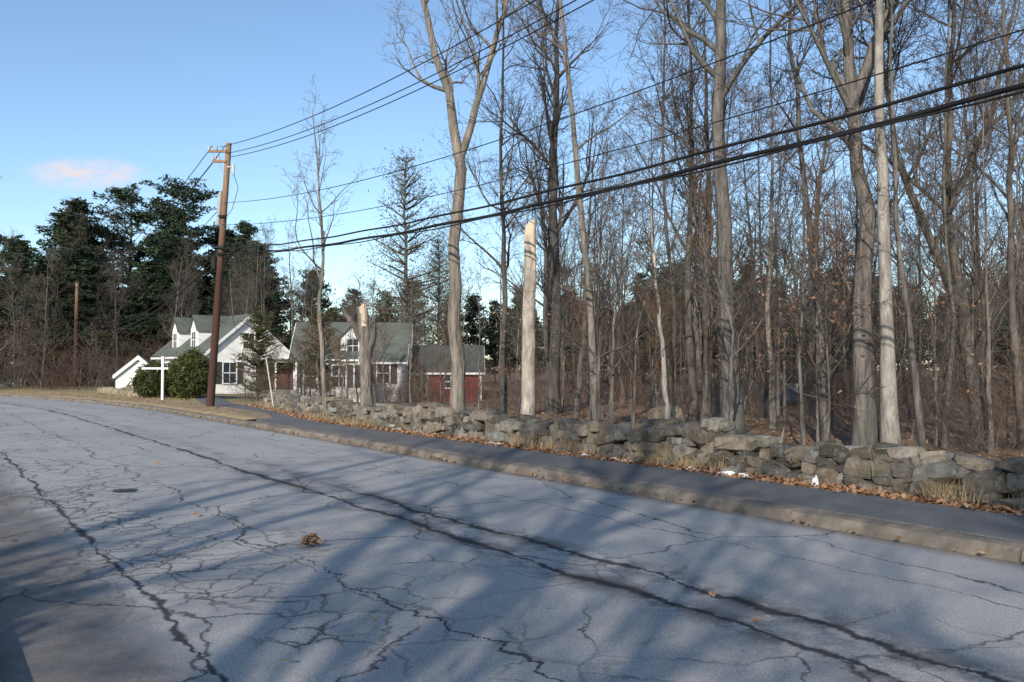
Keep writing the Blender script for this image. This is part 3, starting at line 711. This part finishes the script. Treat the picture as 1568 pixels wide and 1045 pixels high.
box('porch_wall',(0,.6,.7),(3.6,.2,2.6),DARKIN,porch); box('porch_roof',(0,0,2.1),(4.0,2.0,.14),ROOFG,porch)
for c in (-1.8,-.6,.6,1.8): box('porch_post',(c,-.85,.65),(.1,.1,2.74),WHITE,porch,.01)
for c in (-1.2,0,1.2): box('porch_rail',(c,-.85,.3),(1.05,.06,.06),WHITE,porch)
G=empty('red_barn',(-4.7,54,0),R(3))
gable_mesh('g',5.2,4.6,1.45,3.0,SIDR,G,-1.2,roofm=ROOFD)
window(G,'y-',-1.1,.2,.8,1.9,2.3,door=GREEN); window(G,'y-',.75,.8,.7,.75,2.3)
for c in (-2.62,2.62): box('corner_board',(c,-2.312,.1),(.12,.12,2.3),WHITE,G)
G=empty('white_shed',(-21.9,48.5,0),R(112))
gable_mesh('s',3.2,2.3,1.25,2.25,SIDW,G,-.3,over=.12,roofm=ROOFG); window(G,'x-',0,.8,.5,.6,1.6)
G=empty('woods_shed',(12.1,34.5,.1),R(-15)); gable_mesh('s',1.2,1.1,1.0,1.4,SIDG,G,-.3,over=.1,roofm=ROOFD,trim=False); window(G,'y-',0,.6,.4,.45,.55)
V=[];nn=8
for j in range(nn):
    for i in range(nn):
        u_,v_=i/(nn-1)-.5,j/(nn-1)-.5; V.append((u_*.8,v_*.6,.5*(1-(abs(u_)*1.9)**4)*(1-(abs(v_)*1.9)**4)+.04*math.sin(i*2.1+j)))
F=[(j*nn+i,j*nn+i+1,(j+1)*nn+i+1,(j+1)*nn+i) for j in range(nn-1) for i in range(nn-1)]
o=mkobj('blue_tarp_pile',V,F,BLUET,smooth=True); o.location=(11.2,33.2,gz(11.2,33.2)+.12)
G=empty('distant_house',(-45,70,0),R(20)); gable_mesh('d',7,5,2.2,3.7,SIDG,G,-.3,roofm=ROOFD); window(G,'y-',1,1.2,.8,1,2.5)

# ------------------------------------------------------------------ signpost
sp=empty('white_signpost',(-16.75,39.6,.12))
box('post',(0,0,.98),(.11,.11,2.1),WHITE,sp,.008); box('arm',(-.37,0,1.5),(1.28,.09,.10),WHITE,sp,.006)
box('post_cap',(0,0,2.05),(.15,.15,.05),WHITE,sp,.01); box('hook',(-.85,0,1.4),(.02,.02,.12),METAL,sp); box('hook',(-.25,0,1.4),(.02,.02,.12),METAL,sp)
k=empty('white_stake',(-8.7,30.2,.1)); o=box('stake',(0,0,.95),(.04,.03,2.0),STAKE,k,.005); k.rotation_euler=(0,R(-9),0); box('stake_band',(0,0,1.75),(.06,.045,.07),METAL,k)

# ------------------------------------------------------------------ utility poles and wires
def pole(x,y,h,tx,r=.165,detail=True):
    e_=empty('utility_pole',(x,y,gz(x,y)))
    n=10
    tubes('shaft',[([(tx*i/n,0,-.3+(h+.3)*i/n) for i in range(n+1)],[r*(1-.32*i/n) for i in range(n+1)],16,0)],[POLEM],parent=e_)
    V=[(tx+r*.68*math.cos(2*math.pi*k/16),r*.68*math.sin(2*math.pi*k/16),h) for k in range(16)]; mkobj('shaft_top',V,[list(range(16))],POLEM,parent=e_)
    f=lambda z: tx*z/h
    if detail:
        for z,l in ((h-.35,.75),(h-.75,.55)):
            box('bracket_arm',(f(z)-l/2,-.12,z),(l,.07,.09),POLEM,e_,.008)
            for q in (l*.55,l*.95):
                tubes('insulator',[([(f(z)-q,-.12,z+.04),(f(z)-q,-.12,z+.09),(f(z)-q,-.12,z+.13),(f(z)-q,-.12,z+.2)],[.05,.06,.035,.045],10,0)],[CERAM],parent=e_)
        tubes('brace',[([(f(h-1.3),-.12,h-1.3),(f(h-.4)-.6,-.12,h-.4)],[.02,.02],6,0)],[METAL],parent=e_)
        tubes('riser_pipe',[([(f(z)-.17,-.05,z) for z in (h-3.2,h-2.6,h-2.0,h-1.9)],[.07,.085,.085,.03],10,0)],[METAL],parent=e_)
        box('cutout',(f(h-1.0)+.28,-.1,h-1.05),(.08,.08,.42),CERAM,e_,.01); box('cutout_arm',(f(h-1.0)+.15,-.08,h-.95),(.3,.05,.05),METAL,e_)
        for z in (h-2.9,h-4.1,h-4.35): box('clamp',(f(z)+.02,-.17,z),(.3,.12,.09),WIREM,e_,.01)
        tubes('ground_wire',[([(f(z)+.165-.004*z,-.05,z) for z in (.1,2,4,6,h-.5)],[.01]*5,5,0)],[WIREM],parent=e_)
        tubes('jumper',[([(f(h-1.2)+.32,-.1,h-1.25),(f(h)+.42,-.1,h-1.8),(f(h)+.2,-.1,h-2.6),(f(h-3)+.05,-.15,h-3.1)],[.012]*4,5,0)],[WIREM],parent=e_)
        box('splice_box',(f(h-4.6)-.22,-.1,h-4.7),(.16,.16,.5),WIREM,e_,.02)
    return e_
pole(-11.7,32,10.3,.62,.155); pole(10.6,1.0,9.6,0,.165,False); pole(-35.2,66.5,8.4,.05,.19,False); pole(-75,97,9,0,.17,False)
def wire(name,pts,r,parent):
    return tubes(name,[(pts,[r]*len(pts),6,0)],[WIREM],parent=parent)
lines=empty('overhead_wires')
def span_q(name,A_,B_,z0,a,b_,r,dx=0,n=40,wig=0):
    P=[]
    for i in range(n+1):
        l=i/n; P.append((A_[0]+dx+(B_[0]-A_[0])*l,A_[1]+(B_[1]-A_[1])*l,z0-a*l+b_*l*l+wig*math.sin(l*60)))
    return wire(name,P,r,lines)
B_=(10.5,1.0)
def wA(z): return (-11.7+.62*z/10.3,31.9)
for z0,a,b2,dx in ((10.25,6.08,4.9,-.3),(10.0,6.05,4.85,.0),(9.85,6.0,4.9,.12)): span_q('primary_wire',wA(z0),B_,z0,a,b2,.012,dx)
span_q('neutral_wire',wA(8.06),B_,8.06,5.93,4.3,.010,0)
span_q('secondary_wire',wA(7.2),B_,7.2,5.5,3.6,.009,0)
span_q('telephone_cable',wA(6.25),B_,6.25,4.06,2.68,.022,0,120,.012)
span_q('telephone_cable',wA(6.1),B_,6.05,4.06,2.68,.031,.03,120,.014)
span_q('lashing_cable',wA(6.1),B_,5.98,4.06,2.70,.014,-.05,120,-.015)
C_=(-35.2,66.4)
for z0,zc,sg,r,dx in ((10.3,8.4,1.2,.016,-.6),(10.3,8.2,1.2,.016,-.1),(9.9,8.1,1.2,.016,-.35),(8.0,6.9,1.4,.014,0),(6.25,5.6,1.6,.026,0),(6.0,5.5,1.7,.034,0)):
    span_q('wire',wA(z0),C_,z0,z0-zc+4*sg,4*sg,r,dx)
for zc,ze,sg,r in ((8.4,8.8,1.2,.014),(8.1,8.4,1.2,.014),(5.5,6,1.6,.03)): span_q('wire',C_,(-75,97),zc,zc-ze+4*sg,4*sg,r)
span_q('service_drop',wA(6.6),(-17.2,51.5),6.6,2.6+2.4,2.4,.012); span_q('service_drop',wA(6.5),(-8,50.5),6.5,3.6+2.6,2.6,.012)

# ------------------------------------------------------------------ trees on the near side of the road (behind the viewpoint)
for i,(x,y,sc,p) in enumerate(((-4.6,-9,1.0,0),(-1.2,-14,1.1,1),(-9.5,-11,1.0,2),(-7,-21,1.1,1),(1.8,-8,.7,0),(-3.4,-6,.6,2))):
    inst('bare_tree',limby[p],x,y,sc,i*1.9)
shrub(-6.0,-1.8,1.7,3.9,21,n=700); shrub(-8.4,.4,1.5,2.8,22,n=500)  # unseen shrubs, added and sized to shade the near left of the road

# ------------------------------------------------------------------ light, sky, camera
EL=25; az=(.28,.96)
c=math.cos(R(EL)); d=Vector((az[0]*c,az[1]*c,-math.sin(R(EL))))
sl=bpy.data.lights.new('sun','SUN'); sl.energy=5.0; sl.angle=R(.53); sl.color=(1,.91,.80)
so=bpy.data.objects.new('sun',sl); so.rotation_euler=d.to_track_quat('-Z','Y').to_euler(); so.location=(0,0,30); COL.objects.link(so)
w=bpy.data.worlds.new('World'); scene.world=w; w.use_nodes=True; t=NT(w.node_tree); bg=w.node_tree.nodes['Background']; outn=w.node_tree.nodes['World Output']
sk=t.new('ShaderNodeTexSky',sky_type='NISHITA'); sk.sun_disc=False; sk.sun_elevation=R(EL); sk.sun_rotation=math.atan2(-az[0],-az[1]); sk.air_density=1.0; sk.dust_density=.5; sk.ozone_density=1.1
skc=t.mix(1.0,sk.outputs[0],(1.10,1.22,1.32),'MULTIPLY')
t.l.new(skc,bg.inputs[0]); bg.inputs[1].default_value=.15
tc=t.new('ShaderNodeTexCoord').outputs['Generated']; sx=t.new('ShaderNodeSeparateXYZ'); t.l.new(tc,sx.inputs[0])
yy=t.m('MAXIMUM',sx.outputs[1],.05); aa=t.m('ADD',t.m('DIVIDE',sx.outputs[0],yy),.522); ee=t.m('SUBTRACT',t.m('DIVIDE',sx.outputs[2],yy),.238)
rr_=t.m('ADD',t.m('POWER',t.m('ABSOLUTE',t.m('DIVIDE',aa,.075)),2),t.m('POWER',t.m('ABSOLUTE',t.m('DIVIDE',ee,.021)),2))
mp=t.new('ShaderNodeMapping'); t.l.new(tc,mp.inputs[0]); mp.inputs['Scale'].default_value=(1,1,2.6)
cm=t.m('MULTIPLY',t.rng(rr_,0,1.3,1,0,True),t.rng(t.noise(mp.outputs[0],24,6,.65),.28,.60),clamp=True)
b2=t.new('ShaderNodeBackground'); b2.inputs[0].default_value=(.92,.79,.79,1); b2.inputs[1].default_value=1.0
mx=t.new('ShaderNodeMixShader'); t.l.new(t.m('MULTIPLY',cm,.88),mx.inputs[0]); t.l.new(bg.outputs[0],mx.inputs[1]); t.l.new(b2.outputs[0],mx.inputs[2]); t.l.new(mx.outputs[0],outn.inputs[0])
cd=bpy.data.cameras.new('camera'); cam=bpy.data.objects.new('camera',cd); COL.objects.link(cam); scene.camera=cam
cam.location=(0,0,1.6); cam.rotation_euler=(R(91.93),0,0); cd.lens=29.0; cd.sensor_width=36; cd.clip_end=3000; cd.clip_start=.05
scene.view_settings.view_transform='Standard'; scene.view_settings.look='None'; scene.view_settings.exposure=0
